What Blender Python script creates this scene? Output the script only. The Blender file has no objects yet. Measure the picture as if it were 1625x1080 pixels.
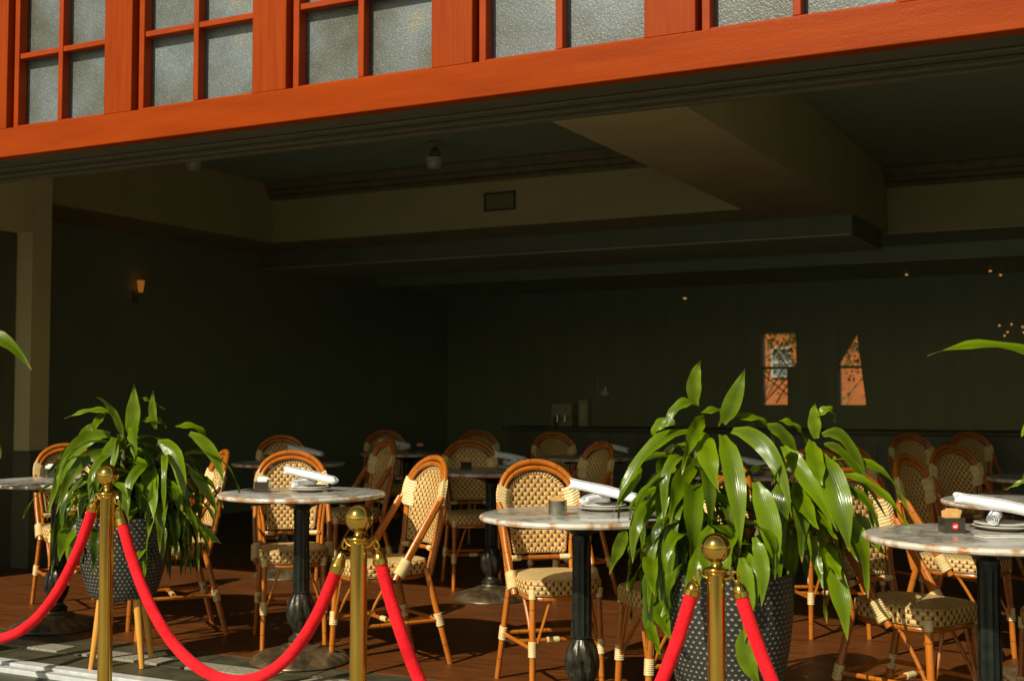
import bpy, math, random
from mathutils import Vector, Matrix
R = math.radians
scene = bpy.context.scene
# ---------------------------------------------------------------- camera, sky, sun, exposure
YAW = R(27.2)
cd = bpy.data.cameras.new('camera'); cam = bpy.data.objects.new('camera', cd)
scene.collection.objects.link(cam); scene.camera = cam
cam.location = (0, 0, 1.18)
cam.rotation_euler = (R(90) + math.atan(94/1980), 0, YAW)
cd.sensor_width = 36; cd.lens = 43.87; cd.clip_end = 500; cd.clip_start = .05
cd.dof.use_dof = True; cd.dof.focus_distance = 4.9; cd.dof.aperture_fstop = 4.0
SUN_EL = R(38); SUN_AZ = R(13)           # light travels towards +Y and a little towards +X
w = bpy.data.worlds.new('World'); scene.world = w; w.use_nodes = True
nt = w.node_tree; sky = nt.nodes.new('ShaderNodeTexSky'); sky.sky_type = 'NISHITA'; sky.sun_disc = False
sky.sun_elevation = SUN_EL; sky.sun_rotation = R(180) + SUN_AZ
tint = nt.nodes.new('ShaderNodeMix'); tint.data_type = 'RGBA'; tint.blend_type = 'MULTIPLY'; tint.inputs[0].default_value = 1
tint.inputs[7].default_value = (1, .95, .66, 1)      # warm tint multiplied over the sky to grade its fill light
nt.links.new(sky.outputs[0], tint.inputs[6]); nt.links.new(tint.outputs[2], nt.nodes['Background'].inputs[0]); nt.nodes['Background'].inputs[1].default_value = .085
sl = bpy.data.lights.new('sun', 'SUN'); sl.energy = 4.8; sl.angle = R(.5); sl.color = (1, .93, .76)
so = bpy.data.objects.new('sun', sl); scene.collection.objects.link(so)
sd = Vector((math.sin(SUN_AZ)*math.cos(SUN_EL), math.cos(SUN_AZ)*math.cos(SUN_EL), -math.sin(SUN_EL)))
so.rotation_euler = sd.to_track_quat('-Z', 'Y').to_euler(); so.location = (-3, -10, 12)
scene.view_settings.view_transform = 'Standard'; scene.view_settings.look = 'None'
scene.view_settings.exposure = 0; scene.view_settings.gamma = 1
scene.render.engine = 'CYCLES'

rnd = random.Random(5)
# ---------------------------------------------------------------- mesh helpers
class MB:
    def __init__(s): s.v = []; s.f = []; s.uv = []
    def add(s, vs, fs, uvs=None):
        o = len(s.v); s.v += [tuple(p) for p in vs]
        for i, f in enumerate(fs):
            s.f.append([o+k for k in f])
            s.uv.append(uvs[i] if uvs else [(0, 0)]*len(f))
    def box(s, x0, x1, y0, y1, z0, z1, M=None):
        vs = [Vector((x, y, z)) for x in (x0, x1) for y in (y0, y1) for z in (z0, z1)]
        if M: vs = [M @ p for p in vs]
        fs = [(0,1,3,2),(4,6,7,5),(0,4,5,1),(2,3,7,6),(0,2,6,4),(1,5,7,3)]
        s.add(vs, fs)
    def tube(s, pts, r, n=10, cap=True, flat=1.0):
        pts = [Vector(p) for p in pts]; m = len(pts)
        rs = r if isinstance(r, (list, tuple)) else [r]*m
        up = None; rings = []; L = 0; Ls = []
        for i, p in enumerate(pts):
            a = pts[max(i-1, 0)]; b = pts[min(i+1, m-1)]
            t = (b-a)
            if t.length < 1e-9: t = Vector((0, 0, 1))
            t.normalize()
            if up is None:
                up = Vector((0, 0, 1)) if abs(t.z) < .9 else Vector((1, 0, 0))
            x = up - t*up.dot(t); x.normalize(); y = t.cross(x); up = x
            if i: L += (pts[i]-pts[i-1]).length
            Ls.append(L)
            rings.append([p + (x*math.cos(2*math.pi*k/n) + y*math.sin(2*math.pi*k/n)*flat)*rs[i] for k in range(n)])
        vs = [q for rg in rings for q in rg]; fs = []; uvs = []
        for i in range(m-1):
            for k in range(n):
                k2 = (k+1) % n
                fs.append((i*n+k, i*n+k2, (i+1)*n+k2, (i+1)*n+k))
                uvs.append([(Ls[i], k/n), (Ls[i], (k+1)/n), (Ls[i+1], (k+1)/n), (Ls[i+1], k/n)])
        if cap:
            fs.append(tuple(reversed(range(n)))); uvs.append([(0, 0)]*n)
            fs.append(tuple((m-1)*n+k for k in range(n))); uvs.append([(0, 0)]*n)
        s.add(vs, fs, uvs)
    def lathe(s, prof, n=32, mod=None, c=(0, 0, 0), cap=True):
        vs = []; fs = []; uvs = []
        for i, (r, z) in enumerate(prof):
            for k in range(n):
                a = 2*math.pi*k/n; rr = r*(mod(i, a, r, z) if mod else 1)
                vs.append((c[0]+rr*math.cos(a), c[1]+rr*math.sin(a), c[2]+z))
        for i in range(len(prof)-1):
            for k in range(n):
                k2 = (k+1) % n
                fs.append((i*n+k, i*n+k2, (i+1)*n+k2, (i+1)*n+k))
                uvs.append([(k/n, prof[i][1]), ((k+1)/n, prof[i][1]), ((k+1)/n, prof[i+1][1]), (k/n, prof[i+1][1])])
        if cap:
            if prof[0][0] > 1e-4: fs.append(tuple(reversed(range(n)))); uvs.append([(0, 0)]*n)
            if prof[-1][0] > 1e-4: fs.append(tuple((len(prof)-1)*n+k for k in range(n))); uvs.append([(0, 0)]*n)
        s.add(vs, fs, uvs)

def obj(name, mb, mat, parent=None, sharp=38, bevel=0):
    me = bpy.data.meshes.new(name); me.from_pydata(mb.v, [], mb.f)
    ul = me.uv_layers.new(name='UVMap')
    i = 0
    for f in mb.uv:
        for q in f: ul.data[i].uv = q; i += 1
    me.materials.append(mat); me.validate(); me.update()
    me.polygons.foreach_set('use_smooth', [True]*len(me.polygons))
    me.set_sharp_from_angle(angle=R(sharp))
    o = bpy.data.objects.new(name, me); scene.collection.objects.link(o)
    if parent: o.parent = parent
    if bevel:
        b = o.modifiers.new('bevel', 'BEVEL'); b.width = bevel; b.segments = 2; b.limit_method = 'ANGLE'; b.harden_normals = False
    return o
def tag(o, label=None, cat=None, group=None, kind=None):
    if label: o['label'] = label
    if cat: o['category'] = cat
    if group: o['group'] = group
    if kind: o['kind'] = kind
    return o
def thing(name, label, cat, loc=(0, 0, 0), rz=0, group=None):
    o = bpy.data.objects.new(name, None); scene.collection.objects.link(o)
    o.location = loc; o.rotation_euler = (0, 0, rz); o.empty_display_size = .1
    return tag(o, label, cat, group)
def dup(o, parent=None):
    c = o.copy(); scene.collection.objects.link(c)
    if parent: c.parent = parent
    for ch in list(o.children): dup(ch, c)
    return c
def struct(name, mb, mat, **k):
    o = obj(name, mb, mat, **k); o['kind'] = 'structure'; return o
def bez(p0, p1, p2, n=8):
    p0, p1, p2 = map(Vector, (p0, p1, p2))
    return [p0*(1-t)**2 + p1*2*t*(1-t) + p2*t*t for t in [i/n for i in range(n+1)]]

# ---------------------------------------------------------------- material helpers
def newmat(name):
    m = bpy.data.materials.new(name); m.use_nodes = True
    n = m.node_tree; b = n.nodes['Principled BSDF']; return m, n, b
def N(n, t, **kw):
    x = n.nodes.new('ShaderNode'+t)
    for k, v in kw.items(): setattr(x, k, v)
    return x
def link(n, a, b): n.links.new(a, b)
def noise(n, scale, detail=4, coord='Object', stretch=None, rough=.55):
    tc = N(n, 'TexCoord'); ns = N(n, 'TexNoise'); ns.inputs['Scale'].default_value = scale
    ns.inputs['Detail'].default_value = detail; ns.inputs['Roughness'].default_value = rough
    if stretch:
        mp = N(n, 'Mapping'); mp.inputs['Scale'].default_value = stretch
        link(n, tc.outputs[coord], mp.inputs[0]); link(n, mp.outputs[0], ns.inputs['Vector'])
    else: link(n, tc.outputs[coord], ns.inputs['Vector'])
    return ns.outputs[0]
def ramp(n, fac, stops):
    r = N(n, 'ValToRGB'); link(n, fac, r.inputs[0])
    el = r.color_ramp.elements
    while len(el) < len(stops): el.new(.5)
    for e, (p, c) in zip(el, stops): e.position = p; e.color = (*c, 1)
    return r.outputs[0]
def bump(n, b, h, strength=.3, dist=.01):
    bp = N(n, 'Bump'); bp.inputs['Strength'].default_value = strength; bp.inputs['Distance'].default_value = dist
    link(n, h, bp.inputs['Height']); link(n, bp.outputs[0], b.inputs['Normal'])
def math_(n, op, a, b=None, c=None):
    m = N(n, 'Math', operation=op)
    for i, x in enumerate((a, b, c)):
        if x is None: continue
        if isinstance(x, (int, float)): m.inputs[i].default_value = x
        else: link(n, x, m.inputs[i])
    return m.outputs[0]
def simple(name, c1, c2=None, rough=.5, metal=0, scale=6, bs=0, bscale=40, bd=.004, stretch=None, rvar=0, coat=0, lo=.35, hi=.65):
    m, n, b = newmat(name)
    b.inputs['Roughness'].default_value = rough; b.inputs['Metallic'].default_value = metal
    if coat: b.inputs['Coat Weight'].default_value = coat; b.inputs['Coat Roughness'].default_value = .12
    nz = noise(n, scale, stretch=stretch)
    link(n, ramp(n, nz, [(lo, c1), (hi, c2 or c1)]), b.inputs['Base Color'])
    if rvar:
        mr = N(n, 'MapRange'); link(n, noise(n, scale*2.3), mr.inputs[0])
        mr.inputs['To Min'].default_value = rough-rvar; mr.inputs['To Max'].default_value = rough+rvar
        mr.inputs['From Min'].default_value = .3; mr.inputs['From Max'].default_value = .7
        link(n, mr.outputs[0], b.inputs['Roughness'])
    if bs: bump(n, b, noise(n, bscale), bs, bd)
    return m

def vary(n, b, col):
    oi = N(n, 'ObjectInfo'); hs = N(n, 'HueSaturation'); mr = N(n, 'MapRange'); link(n, oi.outputs['Random'], mr.inputs[0])
    mr.inputs['To Min'].default_value = .78; mr.inputs['To Max'].default_value = 1.02
    wn = math_(n, 'MULTIPLY', mr.outputs[0], math_(n, 'ADD', .82, math_(n, 'MULTIPLY', noise(n, 22, 5), .34)))
    link(n, wn, hs.inputs['Value']); link(n, col, hs.inputs['Color']); link(n, hs.outputs[0], b.inputs['Base Color'])
def weave_mat(name, per=.035, row=.0178, cream=((.66,.40,.12),(.82,.56,.20)), hole=(.17,.030,.016), hw=.15, dist=.005):
    m, n, b = newmat(name); tc = N(n, 'TexCoord'); sp = N(n, 'SeparateXYZ'); link(n, tc.outputs['UV'], sp.inputs[0])
    V = math_(n, 'DIVIDE', sp.outputs[1], row); rw = math_(n, 'FLOOR', V)
    par = math_(n, 'MULTIPLY', math_(n, 'MODULO', math_(n, 'ADD', rw, 1000), 2), .5)
    U = math_(n, 'ADD', math_(n, 'DIVIDE', sp.outputs[0], per), par)
    fu = math_(n, 'ABSOLUTE', math_(n, 'SUBTRACT', math_(n, 'FRACT', math_(n, 'ADD', U, 1000)), .5))
    fv = math_(n, 'ABSOLUTE', math_(n, 'SUBTRACT', math_(n, 'FRACT', math_(n, 'ADD', V, 1000)), .5))
    hole_ = math_(n, 'MULTIPLY', math_(n, 'LESS_THAN', fu, hw), math_(n, 'LESS_THAN', fv, .37))
    # cushion profile of each strand
    hv = math_(n, 'SQRT', math_(n, 'MAXIMUM', math_(n, 'SUBTRACT', 1, math_(n, 'POWER', math_(n, 'MULTIPLY', fv, 1.98), 2)), 0))
    hu = math_(n, 'SINE', math_(n, 'MULTIPLY', math_(n, 'MINIMUM', math_(n, 'MAXIMUM', math_(n, 'SUBTRACT', fu, .1), 0), .4), 3.9))
    h = math_(n, 'MULTIPLY', math_(n, 'MULTIPLY', hv, math_(n, 'ADD', math_(n, 'MULTIPLY', hu, .6), .4)), math_(n, 'SUBTRACT', 1, hole_))
    cr = ramp(n, noise(n, 9, stretch=(1, 1, 1)), [(.3, cream[0]), (.7, cream[1])])
    mx = N(n, 'Mix', data_type='RGBA'); link(n, hole_, mx.inputs[0]); link(n, cr, mx.inputs[6]); mx.inputs[7].default_value = (*hole, 1)
    vary(n, b, mx.outputs[2]); b.inputs['Roughness'].default_value = .42
    bump(n, b, h, 1.0, dist)
    return m
def braid_mat(name):
    m, n, b = newmat(name); tc = N(n, 'TexCoord'); sp = N(n, 'SeparateXYZ'); link(n, tc.outputs['UV'], sp.inputs[0])
    s_ = math_(n, 'SINE', math_(n, 'ADD', math_(n, 'MULTIPLY', sp.outputs[0], 420), math_(n, 'MULTIPLY', sp.outputs[1], 12.566)))
    link(n, ramp(n, s_, [(.0, (.38,.2,.06)), (.45, (.75,.5,.2))]), b.inputs['Base Color'])
    b.inputs['Roughness'].default_value = .45; bump(n, b, s_, .8, .004); return m
def tube_mat(name, c1, c2):
    m, n, b = newmat(name); nz = noise(n, 14, stretch=(1, 1, .25))
    col = ramp(n, nz, [(.3, c1), (.68, c2)])
    tc = N(n, 'TexCoord'); sp = N(n, 'SeparateXYZ'); link(n, tc.outputs['UV'], sp.inputs[0])
    f = math_(n, 'FRACT', math_(n, 'DIVIDE', math_(n, 'ADD', sp.outputs[0], .061), .138))
    nd = math_(n, 'LESS_THAN', f, .018)
    mx = N(n, 'Mix', data_type='RGBA'); link(n, nd, mx.inputs[0]); link(n, col, mx.inputs[6]); mx.inputs[7].default_value = (.07,.022,.006,1)
    vary(n, b, mx.outputs[2]); b.inputs['Roughness'].default_value = .28
    b.inputs['Coat Weight'].default_value = .3; b.inputs['Coat Roughness'].default_value = .15
    bump(n, b, noise(n, 60, stretch=(1, 1, .15)), .15, .002); return m

M = {}
M['weave'] = weave_mat('woven_cane')
M['weave_top'] = weave_mat('woven_cane_fine', per=.024, row=.0112, hw=.11, hole=(.22,.09,.03), cream=((.72,.49,.17),(.86,.65,.29)), dist=.003)
M['braid'] = braid_mat('braided_cane')
M['tube'] = tube_mat('varnished_rattan', (.44,.118,.009), (.60,.185,.015))
M['tube_dark'] = tube_mat('dark_rattan', (.20,.045,.009), (.34,.085,.014))
M['wrap'] = simple('cane_wrap', (.68,.50,.22), (.82,.64,.31), rough=.45, scale=30)
M['iron'] = simple('black_green_cast_iron', (.008,.012,.009), (.018,.023,.018), rough=.3, scale=20, bs=.3, bscale=90, bd=.001, metal=.3, rvar=.08)
M['iron_base'] = simple('sunlit_cast_iron', (.06,.045,.025), (.22,.15,.075), rough=.36, scale=9, metal=.5, bs=.4, bscale=70, bd=.002)  # sunlit look put into the colour: base iron lightened for bright relief
M['iron_mid'] = simple('dark_ornate_iron', (.014,.014,.009), (.05,.042,.025), rough=.33, scale=34, metal=.4, bs=.4, bscale=60, bd=.002)
M['brass'] = simple('polished_brass', (.70,.44,.07), (.80,.52,.10), rough=.13, metal=1, scale=3, rvar=.04)
M['ceramic'] = simple('glazed_white_china', (.72,.70,.64), rough=.12)
M['linen'] = simple('white_linen', (.80,.80,.82), (.85,.85,.88), rough=.9, scale=12, bs=.5, bscale=160, bd=.0015)
M['steel'] = simple('brushed_steel', (.45,.42,.36), rough=.25, metal=1, scale=4)
M['sugar_white'] = simple('white_paper', (.8,.8,.78), rough=.7)
M['sugar_tan'] = simple('tan_paper', (.62,.33,.1), (.75,.45,.16), rough=.7, scale=60)
M['red_mark'] = simple('red_print', (.7,.02,.02), rough=.5)
M['velvet'], n, b = newmat('red_velvet')
b.inputs['Roughness'].default_value = .85; b.inputs['Sheen Weight'].default_value = .15; b.inputs['Specular IOR Level'].default_value = .2; b.inputs['Sheen Tint'].default_value = (1,.25,.2,1)
vn = math_(n, 'ADD', math_(n, 'MULTIPLY', noise(n, 14, 5), .6), math_(n, 'MULTIPLY', noise(n, 160, 3), .4))
link(n, ramp(n, vn, [(.36, (.58,.004,.010)), (.6, (.92,.014,.024))]), b.inputs['Base Color'])
bump(n, b, math_(n, 'ADD', noise(n, 220), math_(n, 'MULTIPLY', noise(n, 22), 2)), .5, .003)
# tinted glass of the little holders
M['smoke'], n, b = newmat('smoked_glass'); b.inputs['Base Color'].default_value = (.10,.085,.06,1); b.inputs['Roughness'].default_value = .08
b.inputs['Transmission Weight'].default_value = .55; b.inputs['IOR'].default_value = 1.45

# marble
m, n, b = newmat('grey_marble'); M['marble'] = m
nz = noise(n, 5.5, 8, rough=.65); nz2 = noise(n, 2.2, 6)
vein = math_(n, 'ABSOLUTE', math_(n, 'SUBTRACT', nz, .5))
c1 = ramp(n, vein, [(0, (.30,.27,.22)), (.045, (.56,.54,.49)), (.2, (.66,.64,.60))])
c2 = ramp(n, nz2, [(.35, (.45,.38,.28)), (.6, (1, 1, 1))])
mx = N(n, 'Mix', data_type='RGBA', blend_type='MULTIPLY'); mx.inputs[0].default_value = .55; link(n, c1, mx.inputs[6]); link(n, c2, mx.inputs[7])
link(n, mx.outputs[2], b.inputs['Base Color']); b.inputs['Roughness'].default_value = .2; bump(n, b, nz, .05, .002)
# stained marble edge
M['edge'] = simple('worn_marble_edge', (.66,.60,.50), (.42,.2,.07), rough=.35, scale=16, bs=.5, bscale=30, bd=.006, lo=.45, hi=.62)

# glossy orange paint
m, n, b = newmat('orange_gloss_paint'); M['orange'] = m
g = noise(n, 3, 5, stretch=(.6, 1, 5)); 
link(n, ramp(n, g, [(.3, (.25,.030,.0002)), (.7, (.33,.046,.0004))]), b.inputs['Base Color'])
b.inputs['Specular IOR Level'].default_value = .12
b.inputs['Roughness'].default_value = .3
hh = math_(n, 'ADD', math_(n, 'MULTIPLY', noise(n, 120, 3), .6), math_(n, 'MULTIPLY', noise(n, 9, 4, stretch=(1, 1, 6)), .7))
bump(n, b, hh, .35, .003)
m2, n, b = newmat('orange_painted_grain'); M['orange_v'] = m2
g = noise(n, 8, 5, stretch=(5, 1, .35)); link(n, ramp(n, g, [(.3, (.25,.030,.0002)), (.7, (.33,.046,.0004))]), b.inputs['Base Color'])
b.inputs['Specular IOR Level'].default_value = .12
b.inputs['Roughness'].default_value = .4; bump(n, b, noise(n, 16, 4, stretch=(6, 1, .3)), .3, .003)
M['orange_dk'] = simple('orange_frame_paint', (.30,.036,.0006), (.36,.045,.0008), rough=.45, scale=10, bs=.2, bscale=50, bd=.002)
M['orange_dk'].node_tree.nodes['Principled BSDF'].inputs['Specular IOR Level'].default_value = .15
# frosted glass
m, n, b = newmat('frosted_glass'); M['frost'] = m
a = noise(n, 3.2, 5); s_ = noise(n, 150, 2); v = N(n, 'TexVoronoi'); v.inputs['Scale'].default_value = 120
tc = N(n, 'TexCoord'); link(n, tc.outputs['Object'], v.inputs['Vector'])
cA = ramp(n, a, [(.3, (.085,.085,.06)), (.47, (.13,.145,.135)), (.62, (.17,.20,.215)), (.75, (.26,.24,.16))])  # warm end of the ramp paints lamp glow into the panes
sp_ = ramp(n, s_, [(.35, (.55,.55,.5)), (.55, (1, 1, 1)), (.75, (2.2, 2.2, 2.2))])  # bright specks in the colour stand in for glass sparkle
mx = N(n, 'Mix', data_type='RGBA', blend_type='MULTIPLY'); mx.inputs[0].default_value = .55; link(n, cA, mx.inputs[6]); link(n, sp_, mx.inputs[7])
link(n, mx.outputs[2], b.inputs['Base Color']); b.inputs['Roughness'].default_value = .3
bump(n, b, math_(n, 'ADD', v.outputs['Distance'], s_), .22, .003)

# floor boards
m, n, b = newmat('red_brown_boards'); M['wood'] = m
tc = N(n, 'TexCoord'); br = N(n, 'TexBrick'); link(n, tc.outputs['Object'], br.inputs['Vector'])
br.inputs['Scale'].default_value = 1; br.inputs['Brick Width'].default_value = 1.3; br.inputs['Row Height'].default_value = .14
br.inputs['Mortar Size'].default_value = .002; br.inputs['Color1'].default_value = (.145,.043,.008,1); br.inputs['Color2'].default_value = (.165,.050,.009,1); br.inputs['Mortar'].default_value = (.07,.022,.006,1)
g = ramp(n, noise(n, 7, 6, stretch=(.5, 6, 1)), [(.3, (.5,.48,.45)), (.7, (1.2,1.2,1.2))])
mx = N(n, 'Mix', data_type='RGBA', blend_type='MULTIPLY'); mx.inputs[0].default_value = 1; link(n, br.outputs[0], mx.inputs[6]); link(n, g, mx.inputs[7])
link(n, mx.outputs[2], b.inputs['Base Color'])
mr = N(n, 'MapRange'); link(n, noise(n, 5), mr.inputs[0]); mr.inputs['To Min'].default_value = .28; mr.inputs['To Max'].default_value = .55; link(n, mr.outputs[0], b.inputs['Roughness'])
bump(n, b, math_(n, 'SUBTRACT', noise(n, 20, 4, stretch=(.5, 5, 1)), br.outputs[1]), .25, .004)
M['tile'] = simple('dark_slate', (.040,.040,.020), (.085,.08,.045), rough=.45, scale=9, bs=.5, bscale=30, bd=.004)
M['pale'] = simple('pale_terrazzo', (.20,.185,.13), (.36,.33,.25), rough=.6, scale=70, bs=.3, bscale=60)
M['alu'] = simple('white_metal', (.72,.74,.74), (.6,.6,.58), rough=.35, scale=20, metal=.2)
M['pave'] = simple('pavement', (.22,.21,.18), (.32,.3,.26), rough=.85, scale=15, bs=.4, bscale=80)
M['road'] = simple('asphalt', (.045,.045,.045), (.07,.068,.065), rough=.9, scale=40, bs=.4, bscale=100)
M['dark'] = simple('dark_olive_wall', (.33,.39,.25), (.37,.43,.28), rough=.75, scale=2, bs=.1)
M['panel'] = simple('dark_bar_panelling', (.085,.085,.05), (.12,.115,.07), rough=.5, scale=6, stretch=(1,1,.2), bs=.2)
M['darkwood'] = simple('black_brown_panelling', (.31,.37,.23), (.36,.42,.27), rough=.5, scale=6, stretch=(1,1,.2), bs=.2)
M['ceil'] = simple('dark_ceiling', (.36,.47,.31), (.40,.51,.34), rough=.8, scale=3)
M['cream'] = simple('tan_plaster', (.50,.45,.22), (.56,.50,.25), rough=.8, scale=2.5, bs=.15, bscale=12)
M['crown'] = simple('brown_moulding', (.20,.17,.08), (.28,.25,.12), rough=.5, scale=12)
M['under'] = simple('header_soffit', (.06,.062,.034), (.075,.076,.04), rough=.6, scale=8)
M['drop'] = simple('olive_drop_ceiling', (.20,.25,.17), (.24,.29,.20), rough=.8, scale=3)
M['brightener'] = simple('pale_olive_brightener', (.62,.64,.42), (.70,.72,.48), rough=.8, scale=3)  # high albedo for the slabs added under the dark drops
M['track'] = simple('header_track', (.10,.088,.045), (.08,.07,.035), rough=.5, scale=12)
M['facade'] = simple('upper_render', (.28,.25,.2), (.33,.3,.24), rough=.85, scale=3)
M['soil'] = simple('potting_soil', (.03,.02,.012), (.07,.05,.03), rough=1, scale=50, bs=1, bscale=60, bd=.02)
M['potleg'] = simple('ash_wood_leg', (.60,.27,.03), (.68,.33,.05), rough=.4, scale=18, stretch=(1, 1, .15))
M['stem'] = simple('cane_stem', (.20,.14,.06), (.12,.12,.04), rough=.7, scale=25, bs=.5, bscale=60)

# studded pot
m, n, b = newmat('dimpled_pot'); M['pot'] = m
tc = N(n, 'TexCoord'); sp = N(n, 'SeparateXYZ'); link(n, tc.outputs['UV'], sp.inputs[0])
V = math_(n, 'DIVIDE', sp.outputs[1], .0165); rw = math_(n, 'FLOOR', V); par = math_(n, 'MULTIPLY', math_(n, 'MODULO', rw, 2), .5)
U = math_(n, 'ADD', math_(n, 'MULTIPLY', sp.outputs[0], 54), par)
fu = math_(n, 'SUBTRACT', math_(n, 'FRACT', U), .5); fv = math_(n, 'SUBTRACT', math_(n, 'FRACT', V), .5)
d = math_(n, 'SQRT', math_(n, 'ADD', math_(n, 'MULTIPLY', fu, fu), math_(n, 'MULTIPLY', fv, fv)))
dot = math_(n, 'LESS_THAN', d, .2)
mx = N(n, 'Mix', data_type='RGBA'); link(n, dot, mx.inputs[0]); mx.inputs[6].default_value = (.032,.030,.025,1); mx.inputs[7].default_value = (.27,.255,.215,1)
link(n, mx.outputs[2], b.inputs['Base Color']); b.inputs['Roughness'].default_value = .4
bump(n, b, math_(n, 'MAXIMUM', math_(n, 'SUBTRACT', .4, d), 0), .8, .01)

# leaves
def leaf_mat(name, ca, cb):
    m, n, b = newmat(name); tc = N(n, 'TexCoord'); sp = N(n, 'SeparateXYZ'); link(n, tc.outputs['UV'], sp.inputs[0])
    at = N(n, 'Attribute'); at.attribute_name = 'tone'
    st = math_(n, 'SINE', math_(n, 'MULTIPLY', sp.outputs[0], 34))
    mid = math_(n, 'ABSOLUTE', sp.outputs[0])
    f = math_(n, 'ADD', math_(n, 'MULTIPLY', st, .06), math_(n, 'MULTIPLY', noise(n, 9), .5))
    f = math_(n, 'ADD', f, math_(n, 'MULTIPLY', math_(n, 'SUBTRACT', mid, .4), .25))
    f = math_(n, 'ADD', f, math_(n, 'MULTIPLY', at.outputs['Fac'], .35))
    col = ramp(n, f, [(.05, ca), (.7, cb)])
    yel = math_(n, 'GREATER_THAN', math_(n, 'ADD', sp.outputs[1], math_(n, 'MULTIPLY', noise(n, 30), .06)), .985)
    mx = N(n, 'Mix', data_type='RGBA'); link(n, yel, mx.inputs[0]); link(n, col, mx.inputs[6]); mx.inputs[7].default_value = (.32,.2,.05,1)
    link(n, mx.outputs[2], b.inputs['Base Color']); b.inputs['Roughness'].default_value = .26
    bump(n, b, st, .15, .002)
    tr = N(n, 'BsdfTranslucent'); link(n, mx.outputs[2], tr.inputs[0])
    ms = N(n, 'MixShader'); ms.inputs[0].default_value = .28
    link(n, b.outputs[0], ms.inputs[1]); link(n, tr.outputs[0], ms.inputs[2])
    link(n, ms.outputs[0], n.nodes['Material Output'].inputs[0]); return m
M['leaf'] = leaf_mat('glossy_strap_leaf', (.018,.045,.002), (.205,.305,.003))

# ---------------------------------------------------------------- the ground
mb = MB(); mb.box(-16, 8, 4.60, 14.9, -.1, 0); struct('floor', mb, M['wood'])
mb = MB()
x = -12.0; k = 0
while x < 6:                         # slate slabs of the threshold with open joints
    mb.box(x+.004, x+.596, 4.085, 4.275, -.1, -.001); mb.box(x+.004-.25, x+.596-.25, 4.428, 4.594, -.1, -.002); x += .6
struct('threshold', mb, M['tile'], bevel=.002)
mb = MB(); mb.box(-12, 6, 3.6, 4.598, -.3, -.012); struct('threshold_bed', mb, M['tile'])
mb = MB()
x = -12.0
while x < 6:
    mb.box(x+.10, x+.56, 4.30, 4.418, -.1, .002); x += .62
struct('stone_strip', mb, M['pale'], bevel=.002)
mb = MB(); x = -12.0
while x < 6:
    mb.box(x-.05, x+.09, 4.285, 4.422, -.1, 0); x += .62
struct('strip_shadow_slabs', mb, M['tile'], bevel=.002)  # dark slabs stand in for shadows that break up the pale strip
mb = MB()
for y0, y1, z in ((3.90, 3.93, .008), (3.945, 3.965, .002), (3.98, 4.035, .010), (4.05, 4.07, .003)): mb.box(-12, 6, y0, y1, -.1, z)
struct('floor_track', mb, M['alu'], bevel=.002)
# pavement falls gently to the right, then the road, then ground to the horizon
def pz(x): return -.015 - .06*max(0, x+4.2)
mb = MB(); xs = [-30, -12, -4.2, 0, 4, 12, 30]
for a, b_ in zip(xs[:-1], xs[1:]):
    za, zb = max(pz(a), -.55), max(pz(b_), -.55)
    mb.add([(a, -1.5, za-.02), (b_, -1.5, zb-.02), (b_, 3.9, zb), (a, 3.9, za), (a, -1.5, za-.16), (b_, -1.5, zb-.16)], [(0,1,2,3), (4,5,1,0)])
struct('pavement', mb, M['pave'])
mb = MB(); mb.add([(-30, -9, -.16), (30, -9, -.72), (30, -1.45, -.72), (-30, -1.45, -.16)], [(0,1,2,3)]); struct('road', mb, M['road'])
mb = MB(); mb.add([(-300, -300, -.75), (300, -300, -.75), (300, 300, -.75), (-300, 300, -.75)], [(0,1,2,3)]); struct('ground', mb, M['road'])

# ---------------------------------------------------------------- the restaurant front
front = thing('restaurant_front', 'open restaurant front with glossy orange header beam under frosted grid windows', 'building', (-2.5, 4, 0))
def fobj(name, mb, mat, par=front, **k):
    mb.v = [(x+2.5, y-4, z) for x, y, z in mb.v]; return obj(name, mb, mat, par, **k)
HB, HT = 2.295, 2.428
mb = MB(); mb.box(-12, 6, 4.0, 4.06, HB, HT); fobj('header_beam', mb, M['orange'], bevel=.004)
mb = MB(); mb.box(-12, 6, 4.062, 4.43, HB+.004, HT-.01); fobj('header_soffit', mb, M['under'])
mb = MB()
for y0, y1, z in ((4.20, 4.215, HB-.006), (4.30, 4.33, HB-.014), (4.36, 4.40, HB-.022), (4.405, 4.43, HB-.008)): mb.box(-12, 6, y0, y1, z, HB+.003)
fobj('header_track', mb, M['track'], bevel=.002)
mb = MB(); mb.box(-12, 6, 4.431, 4.50, HB+.012, 3.6); fobj('inner_wall', mb, M['dark'])
mb = MB(); mb.box(-16, 8, 4.0, 4.25, 3.42, 4.6); fobj('upper_wall', mb, M['facade'])
mb = MB(); mb.box(-16, -12.0, 4.0, 4.4, -.3, 3.42); mb.box(6.0, 8, 4.0, 4.4, -.3, 3.42); fobj('side_wall', mb, M['facade'])
WT = 3.40
wins = [(-4.683, -4.076, -4.38), (-3.915, -3.256, -3.585), (-3.084, -2.402, -2.745), (-2.225, -1.542, -1.885), (-1.358, -.69, -1.02)]
wins = [(-6.95, -6.30, -6.62), (-5.83, -5.18, -5.50)] + wins + [(-.52, .15, -.18), (.33, 1.0, .66)]
edges = [-12.0]
for a, b_, c in wins: edges += [a, b_]
edges.append(6.0)
for i in range(0, len(edges), 2):
    mb = MB(); a, b_ = edges[i], edges[i+1]
    mb.box(a, b_, 4.006, 4.20, HT+.001, WT)
    fobj('window_post', mb, M['orange_v'], bevel=.003)
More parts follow.
